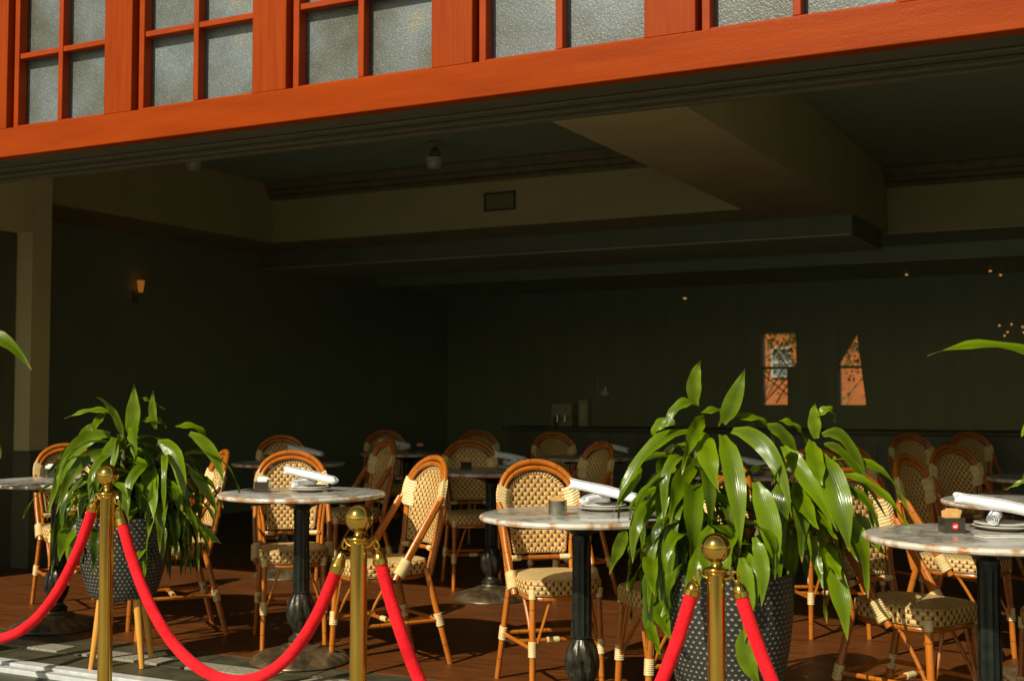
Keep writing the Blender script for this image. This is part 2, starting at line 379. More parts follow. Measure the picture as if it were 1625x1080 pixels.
for wi, (a, b_, c) in enumerate(wins):
    fy = 4.036; g = .012
    mb = MB(); fw = .030
    mb.box(a+g, a+g+fw, fy, fy+.05, HT+.003, WT-.001); mb.box(b_-fw*.45, b_-.001, fy, fy+.05, HT+.003, WT-.001)
    mb.box(a+g+fw, b_-fw*.45, fy, fy+.05, HT+.003, HT+.016)
    win = fobj('window', mb, M['orange_dk'], bevel=.003)
    mb = MB(); zs = [HT+.34, HT+.68]
    mb.box(c-.014, c+.014, fy+.004, fy+.045, HT+.017, WT-.002)
    for z in zs: mb.box(a+g+fw+.001, c-.0145, fy+.006, fy+.044, z-.013, z+.013); mb.box(c+.0145, b_-fw*.45-.001, fy+.006, fy+.044, z-.013, z+.013)
    fobj('muntin', mb, M['orange_dk'], win, bevel=.003)
    mb = MB(); mb.box(a+.001, b_-.001, fy+.056, fy+.064, HT+.002, WT-.002); fobj('pane', mb, M['frost'], win)

# ---------------------------------------------------------------- the room behind
CZ = 3.35
mb = MB(); mb.box(-10.6, 3.6, 4.5, 15.2, CZ, 3.6); struct('ceiling', mb, M['ceil'])
mb = MB(); mb.box(-8.8, -8.6, 6.4, 15.2, 0, CZ-.001); struct('wall_left', mb, M['dark'])
mb = MB(); mb.box(-8.6, -6.95, 6.4, 6.52, 2.40, CZ-.002); mb.box(-7.02, -6.95, 6.4, 6.52, 0, 2.4)
mb = MB()                            # tan return wall near the opening with a dark doorway
mb.box(-7.22, -7.05, 6.28, 6.45, .82, CZ-.003); mb.box(-7.2, -7.05, 4.5, 6.279, 2.37, CZ-.003)
struct('wall_return', mb, M['cream'])
mb = MB(); mb.box(-7.23, -7.03, 6.27, 6.46, 0, .818); mb.box(-7.4, -7.2, 4.5, 6.27, 0, 2.369); mb.box(-8.6, -7.24, 6.3, 6.4, 0, CZ-.004); struct('wall_wainscot', mb, M['panel'])
mb = MB(); mb.box(3.4, 3.6, 4.5, 15.2, 0, CZ-.001); struct('wall_right', mb, M['dark'])
# soffits: beam across the room and boxed perimeter
mb = MB(); mb.box(-3.0, -2.2, 4.505, 12.0, 2.75, CZ-.002); struct('ceiling_beam', mb, M['cream'], bevel=.004)
mb = MB(); mb.box(-8.59, -3.002, 9.98, 10.7, 2.75, CZ-.003); mb.box(-8.59, -7.83, 6.5, 9.978, 2.75, CZ-.003); mb.box(-2.198, 3.39, 12.0, 13.0, 2.75, CZ-.003)
struct('ceiling_soffit', mb, M['cream'], bevel=.004)
mb = MB(); mb.box(-8.59, -2.25, 10.702, 12.0, 2.60, CZ-.004); struct('ceiling_drop', mb, M['drop'])
mb = MB(); mb.box(-8.59, 3.39, 13.002, 14.79, 2.60, CZ-.004); struct('ceiling_rear', mb, M['ceil'])
mb = MB(); mb.box(-8.58, -2.27, 10.74, 11.98, 2.585, 2.598); mb.box(-8.58, 3.38, 13.04, 14.78, 2.585, 2.598); mb.box(-8.58, 3.38, 12.01, 12.99, 2.735, 2.748); struct('underside_brightener', mb, M['brightener'])  # pale slabs added to brighten the unlit undersides of the drops
def crown(mb, x0, x1, yf):
    mb.box(x0, x1, yf-.05, yf-.001, 3.17, 3.21); mb.box(x0, x1, yf-.09, yf-.001, 3.212, 3.26); mb.box(x0, x1, yf-.13, yf-.001, 3.262, CZ-.006)
    x = x0
    while x < x1: mb.box(x+.01, x+.035, yf-.064, yf-.0505, 3.178, 3.20); x += .05
mb = MB(); crown(mb, -7.83, -3.003, 9.98); crown(mb, -2.197, 3.38, 12.0); struct('crown_moulding', mb, M['crown'], bevel=.003)
# back wall with two window openings
wz0, wz1 = 1.12, 1.98
bw = [(-4.22, -3.79), (-3.30, -2.98)]
mb = MB(); mb.box(-8.6, -4.22, 14.8, 15.0, 0, CZ-.001); mb.box(-3.79, -3.30, 14.8, 15.0, 0, CZ-.001); mb.box(-2.98, 3.4, 14.8, 15.0, 0, CZ-.001)
mb.box(-4.22, -3.79, 14.8, 15.0, 0, wz0); mb.box(-4.22, -3.79, 14.8, 15.0, wz1, CZ-.001); mb.box(-3.30, -2.98, 14.8, 15.0, 0, wz0); mb.box(-3.30, -2.98, 14.8, 15.0, wz1, CZ-.001)
struct('wall_back', mb, M['darkwood'])
for i, (a, b_) in enumerate(bw):
    o = thing('back_window', ['dark framed back window with diagonal lattice looking onto brick', 'narrow dark back window half closed by drawn drapes'][i], 'window', ((a+b_)/2, 14.85, wz0))
    hw = (b_-a)/2
    mb = MB(); t = .012
    mb.box(-hw, hw, 0, .03, .43, .46); mb.box(-hw, -hw+t, 0, .03, 0, .86); mb.box(hw-t, hw, 0, .03, 0, .86); obj('frame', mb, M['darkwood'], o)
    if i == 0:
        mb = MB()
        for s in range(-2, 5):
            x0 = -hw + s*.16; mb.tube([(x0, .034, .02), (x0+.42, .034, .44+.02)], .010, 6)
        mb.tube([(-hw, .045, .36), (hw, .045, .02)], .010, 6); mb.tube([(-hw, .05, .86), (hw*.4, .05, .46)], .008, 6)
        # keep bars inside the opening
        mb.v = [(max(-hw, min(hw, x)), y, z) for x, y, z in mb.v]
        obj('lattice', mb, M['darkwood'], o)
        mb = MB(); mb.box(.10, hw, -.03, -.01, 0, .43); obj('blind', mb, M['darkwood'], o)
    else:
        mb = MB()
        L = [(-hw, -.02), (-hw+.08, .30), (-hw+.01, .86-.86)]
        mb.add([(-hw, -.02, .45), (-hw, -.02, .9), (.11, -.02, .9), (-hw, -.01, .45), (-hw, -.01, .9), (.11, -.01, .9)], [(0,1,2), (5,4,3), (0,2,5,3), (0,3,4,1), (1,4,5,2)])
        mb.add([(hw, -.02, -.02), (hw, -.02, .9), (.05, -.02, .9), (hw, -.01, -.02), (hw, -.01, .9), (.05, -.01, .9)], [(0,2,1), (5,3,4), (0,3,5,2), (0,1,4,3), (1,2,5,4)])
        obj('drape', mb, M['darkwood'], o)
# brick house and shrubs seen through the back windows
m, n, b = newmat('orange_brick'); tc = N(n, 'TexCoord'); br = N(n, 'TexBrick'); mp = N(n, 'Mapping'); mp.inputs['Rotation'].default_value = (R(90), 0, 0)
link(n, tc.outputs['Object'], mp.inputs[0]); link(n, mp.outputs[0], br.inputs['Vector']); br.inputs['Scale'].default_value = 1
br.inputs['Brick Width'].default_value = .22; br.inputs['Row Height'].default_value = .075; br.inputs['Mortar Size'].default_value = .008
br.inputs['Color1'].default_value = (.36,.092,.006,1); br.inputs['Color2'].default_value = (.27,.064,.005,1); br.inputs['Mortar'].default_value = (.22,.09,.025,1)
link(n, br.outputs[0], b.inputs['Base Color']); b.inputs['Roughness'].default_value = .85; M['brick'] = m
M['dull_glass'] = simple('dull_window_glass', (.07,.085,.08), (.14,.16,.15), rough=.3, scale=2)
house = thing('brick_house', 'orange brick house with a white sash window behind the restaurant', 'house', (-7, 25, 0))
mb = MB(); mb.box(-8, 8, 0, 6, -.7, 5.5); obj('wall', mb, M['brick'], house)
mb = MB(); mb.add([(-8.3, -.4, 5.45), (8.3, -.4, 5.45), (8.3, 6.4, 5.45), (-8.3, 6.4, 5.45), (-8.3, 3, 7.6), (8.3, 3, 7.6)], [(0,1,5,4), (2,3,4,5), (0,4,3), (1,2,5), (3,2,1,0)]); obj('roof', mb, M['tile'], house)
mb = MB(); x0, x1, z0, z1 = .14, .46, 1.68, 2.2
mb.box(x0-.05, x0, -.05, -.002, z0-.05, z1+.05); mb.box(x1, x1+.05, -.05, -.002, z0-.05, z1+.05); mb.box(x0, x1, -.05, -.002, z1, z1+.05); mb.box(x0, x1, -.07, -.002, z0-.05, z0); mb.box(x0, x1, -.04, -.002, (z0+z1)/2-.03, (z0+z1)/2+.03)
wn = obj('window', mb, M['pale'], house); mb = MB(); mb.box(x0, x1, -.01, -.003, z0, z1); obj('pane', mb, M['dull_glass'], wn)
M['bush'] = leaf_mat('bush_leaf', (.08,.09,.01), (.3,.24,.03))
def bush(loc, label, n_, rr, zz, seed):
    t = thing('leafy_tree', label, 'tree', loc); r2 = random.Random(seed)
    mb = MB(); mb.tube([(0, 0, -.7), (.05, 0, 1.0), (-.03, .1, zz)], [.07, .05, .02], 8)
    for i in range(14):
        a = r2.uniform(0, 6.28); z0 = r2.uniform(.5, zz*.8); mb.tube([(0, 0, z0), (math.cos(a)*rr*.5, math.sin(a)*rr*.4, z0+.3), (math.cos(a)*rr*.95, math.sin(a)*rr*.6, z0+.7)], [.025, .015, .006], 6)
    obj('trunk', mb, M['stem'], t)
    mb = MB()
    for i in range(n_):
        a = r2.uniform(0, 6.28); q = r2.random()**.5; z = r2.gauss(zz, .3)
        p = Vector((math.cos(a)*q*rr, math.sin(a)*q*rr*.6, z)); d1 = Vector((r2.gauss(0, 1), r2.gauss(0, 1), r2.gauss(0, .7))).normalized(); d2 = d1.cross(Vector((r2.gauss(0,1), 0, 1))).normalized()
        s = r2.uniform(.03, .06); mb.add([p-d1*s, p+d2*s*.6, p+d1*s, p-d2*s*.6], [(0,1,2,3)], [[(-.5,0),(0,.5),(.5,.8),(0,.5)]])
    obj('crown', mb, M['bush'], t)
bush((-6.0, 20, 0), 'small autumn tree with yellow leaves seen through the lattice window', 1700, 1.0, 2.35, 3)
bush((-4.9, 21, 0), 'green shrub with loose leaves seen through the narrow back window', 1300, .8, 2.1, 4)

# lights and fittings of the room
M['warm'], n, b = newmat('warm_lamp_glow'); b.inputs['Base Color'].default_value = (.8,.4,.1,1); b.inputs['Emission Color'].default_value = (1,.33,.05,1); b.inputs['Emission Strength'].default_value = .22
M['spark'], n, b = newmat('small_lamp_glow'); b.inputs['Base Color'].default_value = (.8,.5,.2,1); b.inputs['Emission Color'].default_value = (1,.45,.12,1); b.inputs['Emission Strength'].default_value = .6
t = thing('wall_sconce', 'small amber wall sconce glowing on the dark left wall', 'wall lamp', (-8.6, 8.89, 2.2))
mb = MB(); mb.box(0, .015, -.04, .04, -.1, .02); obj('back_plate', mb, M['crown'], t, bevel=.003)
mb = MB(); mb.lathe([(.022, 0), (.029, .06), (.036, .11), (.033, .11), (.026, .06), (.02, .004)], 16, c=(.07, 0, 0)); obj('lamp_shade', mb, M['warm'], t)
mb = MB(); mb.tube([(.01, 0, -.04), (.05, 0, -.05), (.07, 0, -.005)], .006, 8); obj('arm', mb, M['crown'], t)
M['shade'] = simple('milk_glass', (.5,.47,.36), rough=.25)
def cl(x, y, label):
    t = thing('ceiling_light', label, 'ceiling lamp', (x, y, CZ), 0, 'milk glass ceiling lamps')
    mb = MB(); mb.lathe([(.07, -.012), (.07, -.001)], 20); mb.tube([(0, 0, -.01), (0, 0, -.10)], .012, 8)
    mb.lathe([(.03, -.17), (.055, -.15), (.06, -.12), (.045, -.09), (.02, -.075)], 20); obj('fitting', mb, M['steel'], t)
    mb = MB(); mb.lathe([(.001, -.30), (.05, -.298), (.075, -.28), (.088, -.24), (.094, -.18), (.085, -.172), (.03, -.165)], 24); obj('lamp_shade', mb, M['shade'], t)
    for c in t.children:
        for v in c.data.vertices: v.co *= .8
cl(-5.33, 8.95, 'milk glass ceiling lamp nearest the middle of the opening'); cl(-7.2, 8.1, 'milk glass ceiling lamp hanging above the left tables')
t = thing('air_vent', 'slatted air vent grille high on the tan soffit', 'vent', (-5.25, 9.975, 2.98))
mb = MB(); mb.box(-.16, .16, -.012, 0, .07, .085); mb.box(-.16, .16, -.012, 0, -.085, -.07); mb.box(-.16, -.145, -.012, 0, -.069, .069); mb.box(.145, .16, -.012, 0, -.069, .069); obj('frame', mb, M['under'], t)
mb = MB()
for i in range(7): mb.box(-.144, .144, -.009, -.001, -.06+i*.02-.005, -.06+i*.02+.005)
obj('slats', mb, M['crown'], t)
# bar counter with what stands on it
t = thing('bar_counter', 'long dark bar counter along the back of the room', 'counter', (-3.6, 11.2, 0))
mb = MB(); mb.box(-2.2, 4.5, 0, .55, 0, .87); obj('cabinet', mb, M['panel'], t)
mb = MB(); mb.box(-2.25, 4.55, -.05, .6, .872, .91); obj('counter_top', mb, M['under'], t, bevel=.006)
mb = MB()
for i in range(9): mb.box(-2.1+i*.73, -2.1+i*.73+.62, -.012, -.001, .10, .80)
obj('panel', mb, M['panel'], t)
M['ivory'] = simple('ivory_plastic', (.30,.27,.16), rough=.4)
t = thing('towel_dispenser', 'ivory dispenser with dark oval window on the bar counter', 'dispenser', (-5.02, 11.35, .91))
mb = MB(); mb.box(-.055, .055, -.05, .05, 0, .28); obj('body', mb, M['ivory'], t, bevel=.01)
mb = MB(); mb.lathe([(.032, -.056), (.034, -.051)], 24); mb.v = [(x, z, y*2.5+.16) for x, y, z in mb.v]; obj('display_window', mb, M['darkwood'], t)
t = thing('coffee_machine', 'low ivory coffee machine beside the dispenser on the bar', 'machine', (-5.24, 11.35, .91))
mb = MB(); mb.box(-.11, .11, -.08, .12, .10, .23); mb.box(-.11, -.09, -.08, .12, 0, .10); mb.box(.09, .11, -.08, .12, 0, .10); mb.box(-.11, .11, .04, .12, .0, .10); obj('body', mb, M['ivory'], t, bevel=.006)
mb = MB(); mb.tube([(-.04, -.09, .12), (-.04, -.09, .05)], .012, 8); mb.tube([(.04, -.09, .12), (.04, -.09, .05)], .012, 8); obj('spout', mb, M['steel'], t)
t = thing('beer_tap', 'thin tap column with a crossbar standing on the bar', 'tap', (-4.95, 11.5, .91))
mb = MB(); mb.tube([(0, 0, 0), (0, 0, .50)], .008, 8); obj('column', mb, M['ivory'], t); mb = MB(); mb.tube([(-.05, 0, .51), (.05, 0, .51)], .008, 8); obj('crossbar', mb, M['ivory'], t)
t = thing('pendant_candle', 'small glass candle bowl hanging over the dark bar', 'lamp', (-4.78, 11.3, 1.2))
mb = MB(); mb.lathe([(.02, 0), (.05, .02), (.055, .06), (.05, .058), (.018, .006)], 16); obj('bowl', mb, M['shade'], t)
mb = MB(); mb.tube([(0, 0, .02), (0, 0, .1)], .012, 8); obj('candle', mb, M['sugar_white'], t)
mb = MB(); mb.tube([(0, 0, .1), (0, 0, 1.40)], .002, 5); obj('cord', mb, M['darkwood'], t)
for i, (x, y, z, r_, lb) in enumerate([(-4.83, 13.8, 2.35, .022, 'tiny amber lamp glowing alone in the dark above the middle tables'), (-2.35, 13.9, 2.52, .016, 'upper small downlight glinting on the right side of the dark ceiling'),
        (-1.5, 13.9, 2.52, .016, 'right small downlight glinting on the dark ceiling near the frame edge'), (-1.45, 14.4, 2.52, .016, 'farthest small downlight glinting on the dark ceiling at right')]):
    t = thing('spot_lamp', lb, 'spotlight', (x, y, z), 0, 'small glinting lamps at the back')
    mb = MB(); mb.lathe([(r_*.7, 0), (r_, .012), (r_*.9, .014)], 12); obj('lens', mb, M['spark'], t)
    mb = MB(); mb.lathe([(r_*1.2, .0145), (r_*1.1, .06)], 12); obj('housing', mb, M['darkwood'], t)
t = thing('string_of_lamps', 'cluster of tiny bar lamps by the right edge of the photo', 'lamps', (-1.35, 14.2, 1.95))
for dx, dz in ((-.1, .02), (-.02, -.05), (.02, .03), (.13, 0), (.14, -.06), (-.05, -.09)):
    mb = MB(); mb.lathe([(.001, -.012), (.011, -.004), (.011, .004), (.001, .012)], 10, c=(dx, 0, dz)); obj('bulb', mb, M['spark'], t)

# ---------------------------------------------------------------- bistro chair (faces -Y)
def leany(z): return .185 + (z-.46)*.20
def make_chair():
    t = thing('bistro_chair', 'x', 'chair')
    # seat
    mb = MB(); n_ = 48
    def outl(k, s):
        a = 2*math.pi*k/n_; c, q = math.cos(a), math.sin(a); e = .55
        x = math.copysign(abs(c)**e, c); y = math.copysign(abs(q)**e, q)
        wd = .186 + (-y)*.014; return (x*(wd*s), y*(.195*s))
    rings = []; L = [0]
    for k in range(n_):
        p, q = outl(k, 1), outl(k+1, 1); L.append(L[-1]+math.hypot(p[0]-q[0], p[1]-q[1]))
    levels = [(.25, .474), (.6, .472), (.88, .470), (.96, .466), (.995, .458), (1.0, .450), (1.0, .420), (.985, .408), (.9, .406)]
    vs = [(0, 0, .474)] + [(*outl(k, s), z) for s, z in levels for k in range(n_)]
    mb.add(vs, [], [])
    top = MB(); top.v = list(vs)
    for k in range(n_):
        k2 = (k+1) % n_; f = (0, 1+k, 1+k2); top.f.append(list(f)); top.uv.append([(vs[i][0], vs[i][1]) for i in f])
        for l in range(3):
            f = (1+l*n_+k, 1+(l+1)*n_+k, 1+(l+1)*n_+k2, 1+l*n_+k2); top.f.append(list(f)); top.uv.append([(vs[i][0], vs[i][1]) for i in f])
    seat = obj('seat', top, M['weave_top'], t)
    rim = MB(); rim.v = list(vs)
    for k in range(n_):
        k2 = (k+1) % n_
        for l in range(3, len(levels)-1):
            f = (1+l*n_+k, 1+(l+1)*n_+k, 1+(l+1)*n_+k2, 1+l*n_+k2)
            h0 = .0178*3.5 - (l-3)*.010; h1 = .0178*3.5-(l-2)*.010
            z0, z1 = levels[l][1], levels[l+1][1]
            rim.f.append(list(f)); rim.uv.append([(L[k], z0+.0001*l), (L[k], z1), (L[k+1], z1), (L[k+1], z0)])
    rim.f.append([1+(len(levels)-1)*n_+k for k in range(n_)]); rim.uv.append([(0, 0)]*n_)
    obj('seat_edge', rim, M['weave'], seat)
    # seat ring under the weave
    mb = MB(); mb.tube([(*outl(k*3, .90),   .396) for k in range(n_//3+1)], .012, 8, cap=False); obj('seat_frame', mb, M['tube'], t)
    # woven back: curved arch panel
    z0, z1, zs = .535, .864, .742
    def hw(z):
        if z < zs: return .128 + (z-z0)/(zs-z0)*.030
        return .158*math.sqrt(max(0, 1-((z-zs)/(z1-zs))**2))
    def pp(u, z, off=0):
        x = u*hw(z); return (x, leany(z)+.018-.75*x*x*1.3+off, z)
    mb = MB(); nz_ = 26; nx = 10
    for off, rev in ((-.005, False), (.005, True)):
        vs = [pp(-1+2*i/nx, z0+(z1-z0)*math.sin(j/nz_*math.pi/2), off) for j in range(nz_+1) for i in range(nx+1)]
        fs = []; uv = []
        for j in range(nz_):
            for i in range(nx):
                f = [j*(nx+1)+i, j*(nx+1)+i+1, (j+1)*(nx+1)+i+1, (j+1)*(nx+1)+i]
                if rev: f.reverse()
                fs.append(f); uv.append([(vs[q][0], vs[q][2]) for q in f])
        mb.add(vs, fs, uv)
    back = obj('woven_back', mb, M['weave'], t)
    path = [pp(-1, z0+(zs-z0)*k/6) for k in range(6)]
    for k in range(17):
        a = math.pi*k/16; x = -.158*math.cos(a); z = zs+(z1-zs)*math.sin(a); path.append((x, leany(z)+.018-.975*x*x, z))
    path += [pp(1, z0+(zs-z0)*k/6) for k in range(5, -1, -1)]
    mb = MB(); mb.tube(path, .0085, 8); mb.tube([pp(-1+k/4, z0) for k in range(9)], .008, 8); obj('back_border', mb, M['braid'], back)
    # arch: twin tubes from the rear of the seat over the top
    def arch(w_, zt, yo):
        p = [(-(w_-.028), leany(.43)+yo-.02, .40), (-(w_-.020), leany(.55)+yo-.008, .55), (-w_, leany(.68)+yo-.012, .68)]
        for k in range(21):
            a = math.pi*k/20; x = -w_*math.cos(a); z = .755+(zt-.755)*math.sin(a)**.85; p.append((x, leany(z)+yo-.75*x*x, z))
        return p + [(-q[0], q[1], q[2]) for q in p[2::-1]]
    mb = MB(); mb.tube(arch(.197, .912, .010), .0135, 10); mb.tube(arch(.177, .886, .006), .0112, 10); bf = obj('back_frame', mb, M['tube'], t)
    mb = MB(); mb.tube([(-.165, leany(.51)-.012, .512), (-.08, leany(.51)+.006, .512), (.08, leany(.51)+.006, .512), (.165, leany(.51)-.012, .512)], .009, 8); obj('cross_rail', mb, M['tube'], bf)
    def sleeve(p0, p1, r0, r1=None, rings=7, nn=10):
        r1 = r1 or r0; p0, p1 = Vector(p0), Vector(p1); pts = []; rs = []
        for k in range(rings*2+1):
            f = k/(rings*2); pts.append(p0.lerp(p1, f)); rs.append((r0+(r1-r0)*f)*(1.0 if k % 2 else .90))
        m_ = MB(); m_.tube(pts, rs, nn); return m_
    for s in (-1, 1):
        # shoulder wrap: ribbed wedge between arch and woven panel
        m_ = MB()
        for k in range(9):
            f = k/8; z = .705+.10*f; w_ = .197 if z < .755 else .197*math.sqrt(max(0, 1-((z-.755)/.157)**2))
            xi = s*(hw(min(z-.01, .86))*(.86+.06*f)); xo = s*(w_+.013)
            yo = leany(z)
            m_.tube([(xi, yo+.018-.97*xi*xi, z-.02), ((xi+xo)/2, yo-.75*xo*xo+.013-.012, z-.008), (xo, yo-.75*xo*xo+.006, z+.010)], .0085, 8)
            m_.tube([(xi, yo+.022-.97*xi*xi, z-.02), ((xi+xo)/2, yo+.026-.75*xo*xo, z-.008), (xo, yo-.75*xo*xo+.014, z+.010)], .0085, 8)
        obj('shoulder_wrap', m_, M['wrap'], bf)
        obj('rail_wrap', sleeve((s*.10, leany(.51)+.002, .512), (s*.15, leany(.51)-.009, .512), .013), M['wrap'], bf)
        # twin-tube brace from shoulder to seat side
        m_ = MB(); A = Vector((s*.203, leany(.735)-.035, .735)); B = Vector((s*.203, -.012, .40))
        for o_ in (-.0145, .0145):
            d_ = Vector((0, o_*.75, o_*.55)); m_.tube([A+d_, A.lerp(B, .5)+d_+Vector((s*.006, -.004, 0)), B+d_], .0138, 12)
        br_ = obj('brace', m_, M['tube'], t)
        obj('brace_wrap', sleeve(B.lerp(A, .03), B.lerp(A, .22), .029, .028, 8), M['wrap'], br_)
        # legs
        m_ = MB(); F0 = Vector((s*.158, -.150, .43)); F1 = Vector((s*.168, -.172, 0)); m_.tube([F0, F0.lerp(F1, .5), F1], [.0145, .0145, .0135], 12)
        lg = obj('leg', m_, M['tube'], t)
        obj('leg_wrap', sleeve(F0.lerp(F1, .47), F0.lerp(F1, .61), .0205, rings=8), M['wrap'], lg)
        obj('leg_knot', sleeve(F0.lerp(F1, 0), F0.lerp(F1, .09), .022, .019, rings=3), M['wrap'], lg)
        m_ = MB(); G0 = Vector((s*.170, .150, .43)); G1 = Vector((s*.198, .262, 0)); m_.tube([G0, G0.lerp(G1, .5), G1], [.0145, .0145, .0135], 12)
        lg2 = obj('leg', m_, M['tube'], t)
        obj('leg_wrap', sleeve(G0.lerp(G1, .47), G0.lerp(G1, .60), .0205, rings=7), M['wrap'], lg2)
        # side stretcher and curved struts
        Fm, Gm = F0.lerp(F1, .54), G0.lerp(G1, .54)
        m_ = MB(); m_.tube([Fm, Fm.lerp(Gm, .5), Gm], .0088, 8); obj('stretcher', m_, M['tube'], t)
        m_ = MB(); m_.tube(bez(Fm+Vector((0, .01, -.01)), Fm+Vector((-s*.01, .04, .07)), (s*.165, -.02, .41)), .0075, 8)
        m_.tube(bez(Fm+Vector((-s*.01, 0, -.01)), Fm+Vector((-s*.05, 0, .09)), (s*.07, -.16, .41)), .0075, 8); obj('strut', m_, M['tube'], t)
    m_ = MB(); m_.tube([Vector((-.183, .21, .2)), Vector((0, .212, .2)), Vector((.183, .21, .2))], .0088, 8); obj('stretcher', m_, M['tube'], t)
    m_ = MB(); m_.tube([(-.174, .02, .197), (0, .02, .197), (.174, .02, .197)], .0088, 8); st = obj('stretcher', m_, M['tube'], t)
    obj('stretcher_wrap', sleeve((-.03, .02, .197), (.03, .02, .197), .0135, rings=5), M['wrap'], st)
    for c in t.children_recursive:
        for v in c.data.vertices: v.co.x *= .87
    return t
proto = make_chair(); used = False
def chair(x, y, dx, dy, label, group):
    global used
    o = dup(proto) if used else proto; used = True
    o.location = (x, y, 0); o.rotation_euler = (0, 0, math.atan2(dx, -dy)); o['label'] = label; o['group'] = group
    return o
CD = {'cam': (.457, -.889)}
def d(lat, dep): return (lat*.889 - dep*.457, lat*.457 + dep*.889)
G1, G2 = 'bistro chairs at the front row of tables', 'bistro chairs further inside the room'
chair(-3.75, 4.96, *d(.22, -1), 'orange framed woven chair facing the camera, just left of the middle brass post', G1)
chair(-3.11, 4.76, *d(-.82, -.55), 'woven chair turned sideways with dark twin braces just behind the middle brass post', G1)
chair(-2.205, 4.67, *d(.28, -1), 'brightly lit woven chair facing the camera between the middle post and the right plant', G1)
chair(-1.66, 4.58, *d(-.95, -.3), 'woven chair facing left with its back hidden by the large right plant', G1)
chair(-.78, 4.66, *d(.62, -.8), 'sunlit woven chair between the right plant and the marble table at the right edge', G1)
chair(-.22, 4.74, *d(-.9, -.5), 'woven chair at the extreme right edge of the photo', G1)
chair(-5.50, 5.22, *d(.5, -.9), 'woven chair behind the far left marble table, left of the left plant', G1)
chair(-4.47, 4.88, *d(-.9, -.42), 'woven chair mostly hidden behind the left potted plant', G1)
chair(-5.56, 7.20, *d(.15, -1), 'shaded woven chair behind the second row table seen above the left plant gap', G2)
chair(-4.70, 6.82, *d(-.85, -.5), 'shaded woven chair turned left with its side brace showing, above the middle post', G2)
chair(-3.86, 6.98, *d(.15, -1), 'shaded woven chair facing the camera behind the table with a crumpled napkin', G2)
chair(-3.22, 6.98, *d(-.85, -.5), 'shaded woven chair turned left, right behind the brightly lit front chair', G2)
chair(-4.2, 8.96, *d(.1, -1), 'dim woven chair behind the far table right of centre', G2)
chair(-5.0, 9.2, *d(.2, -1), 'dim woven chair whose tip shows above the crumpled napkin table', G2)
chair(-5.72, 8.86, *d(.2, -1), 'dim woven chair behind the far table left of centre', G2)
chair(-1.49, 6.43, *d(.05, -1), 'woven chair with bright legs partly hidden right of the large plant crown', G2)
chair(-.80, 6.10, *d(.75, -.7), 'woven chair with dark frame and large cream shoulder wraps behind the right edge table', G2)
chair(-.85, 7.40, *d(.35, -.95), 'shaded woven chair behind the dark framed chair at right', G2)
chair(-1.39, 7.27, *d(.45, -.9), 'shaded woven chair showing above the right side of the large plant', G2)
chair(-1.54, 9.77, *d(.1, -1), 'almost black woven chair at the back right, left one of the faint pair', G2)
chair(-1.2, 10.5, *d(.1, -1), 'almost black woven chair at the back right, right one of the faint pair', G2)

# ---------------------------------------------------------------- bistro tables
def make_table():
    t = thing('bistro_table', 'x', 'table')
    mb = MB(); r0 = .372
    mb.lathe([(.0005, .7605), (.18, .7605), (r0-.012, .7605), (r0-.004, .759)], 96, cap=False); top = obj('tabletop', mb, M['marble'], t)
    rr = random.Random(2); ph = [rr.uniform(0, 6.28) for _ in range(6)]
    def md(i, a, r, z): return 1+.0028*math.sin(9*a+ph[0])+.0022*math.sin(23*a+ph[1])+.0016*math.sin(41*a+ph[2])
    mb = MB(); mb.lathe([(r0-.004, .759), (r0+.003, .755), (r0+.005, .748), (r0+.002, .741), (r0-.008, .737), (.05, .736)], 96, md); obj('edge', mb, M['edge'], top)
    mb = MB(); mb.lathe([(.034, .68), (.045, .69), (.075, .705), (.155, .722), (.16, .7355), (.02, .7355)], 32)
    for k in range(4): a = k*math.pi/2+.4; mb.box(0, .29, -.014, .014, .718, .7355, Matrix.Rotation(a, 4, 'Z'))
    obj('top_bracket', mb, M['iron'], t)
    mb = MB()
    def fl(i, a, r, z): return 1-.09*abs(math.sin(6*a))**.7 if .31 < z < .66 else 1
    mb.lathe([(.034, .30), (.036, .312), (.0375, .33), (.0365, .45), (.035, .60), (.036, .65), (.038, .665), (.036, .68), (.034, .695)], 72, fl); obj('column', mb, M['iron'], t)
    mb = MB()
    def ac(i, a, r, z):
        if .12 < z < .33: return 1+.22*abs(math.sin(4*a+ (z-.2)*16))*math.sin(max(0, min(1, (z-.12)/.2))*math.pi)-.03*abs(math.sin(12*a))
        return 1
    pr = [(.050, .085), (.058, .10), (.050, .112), (.036, .122), (.032, .13)]
    for k in range(13): f = k/12; pr.append((.032+.022*math.sin(f*math.pi)**.8+.004*f, .135+.17*f))
    pr += [(.041, .312), (.034, .318)]
    mb.lathe(pr, 72, ac); obj('acanthus_collar', mb, M['iron_mid'], t)
    mb = MB()
    def bs(i, a, r, z):
        if z < .017 or z > .058: return 1
        g = math.sin((z-.017)/.041*math.pi); return 1+.13*g*abs(math.sin(11*a+math.sin(a*22)*.35+(z-.02)*40))-.07*g
    mb.lathe([(.225, 0), (.228, .006), (.224, .014), (.216, .018), (.205, .026), (.186, .036), (.160, .046), (.13, .054), (.10, .060), (.092, .066), (.088, .072), (.060, .078), (.052, .09)], 132, bs)
    obj('base', mb, M['iron_base'], t)
    return t
tp = make_table(); tu = False
def table(x, y, label, g='round marble bistro tables', rz=0):
    global tu
    o = dup(tp) if tu else tp; tu = True
    o.location = (x, y, 0); o.rotation_euler = (0, 0, rz); o['label'] = label; o['group'] = g; return o
table(-5.10, 4.74, 'round marble table at the far left behind the left plant')
table(-3.46, 4.64, 'round marble table with white sugar packets between the left plant and the middle brass post', rz=1)
table(-1.89, 4.24, 'round marble table with a steel sugar cup left of the large plant', rz=2.2)
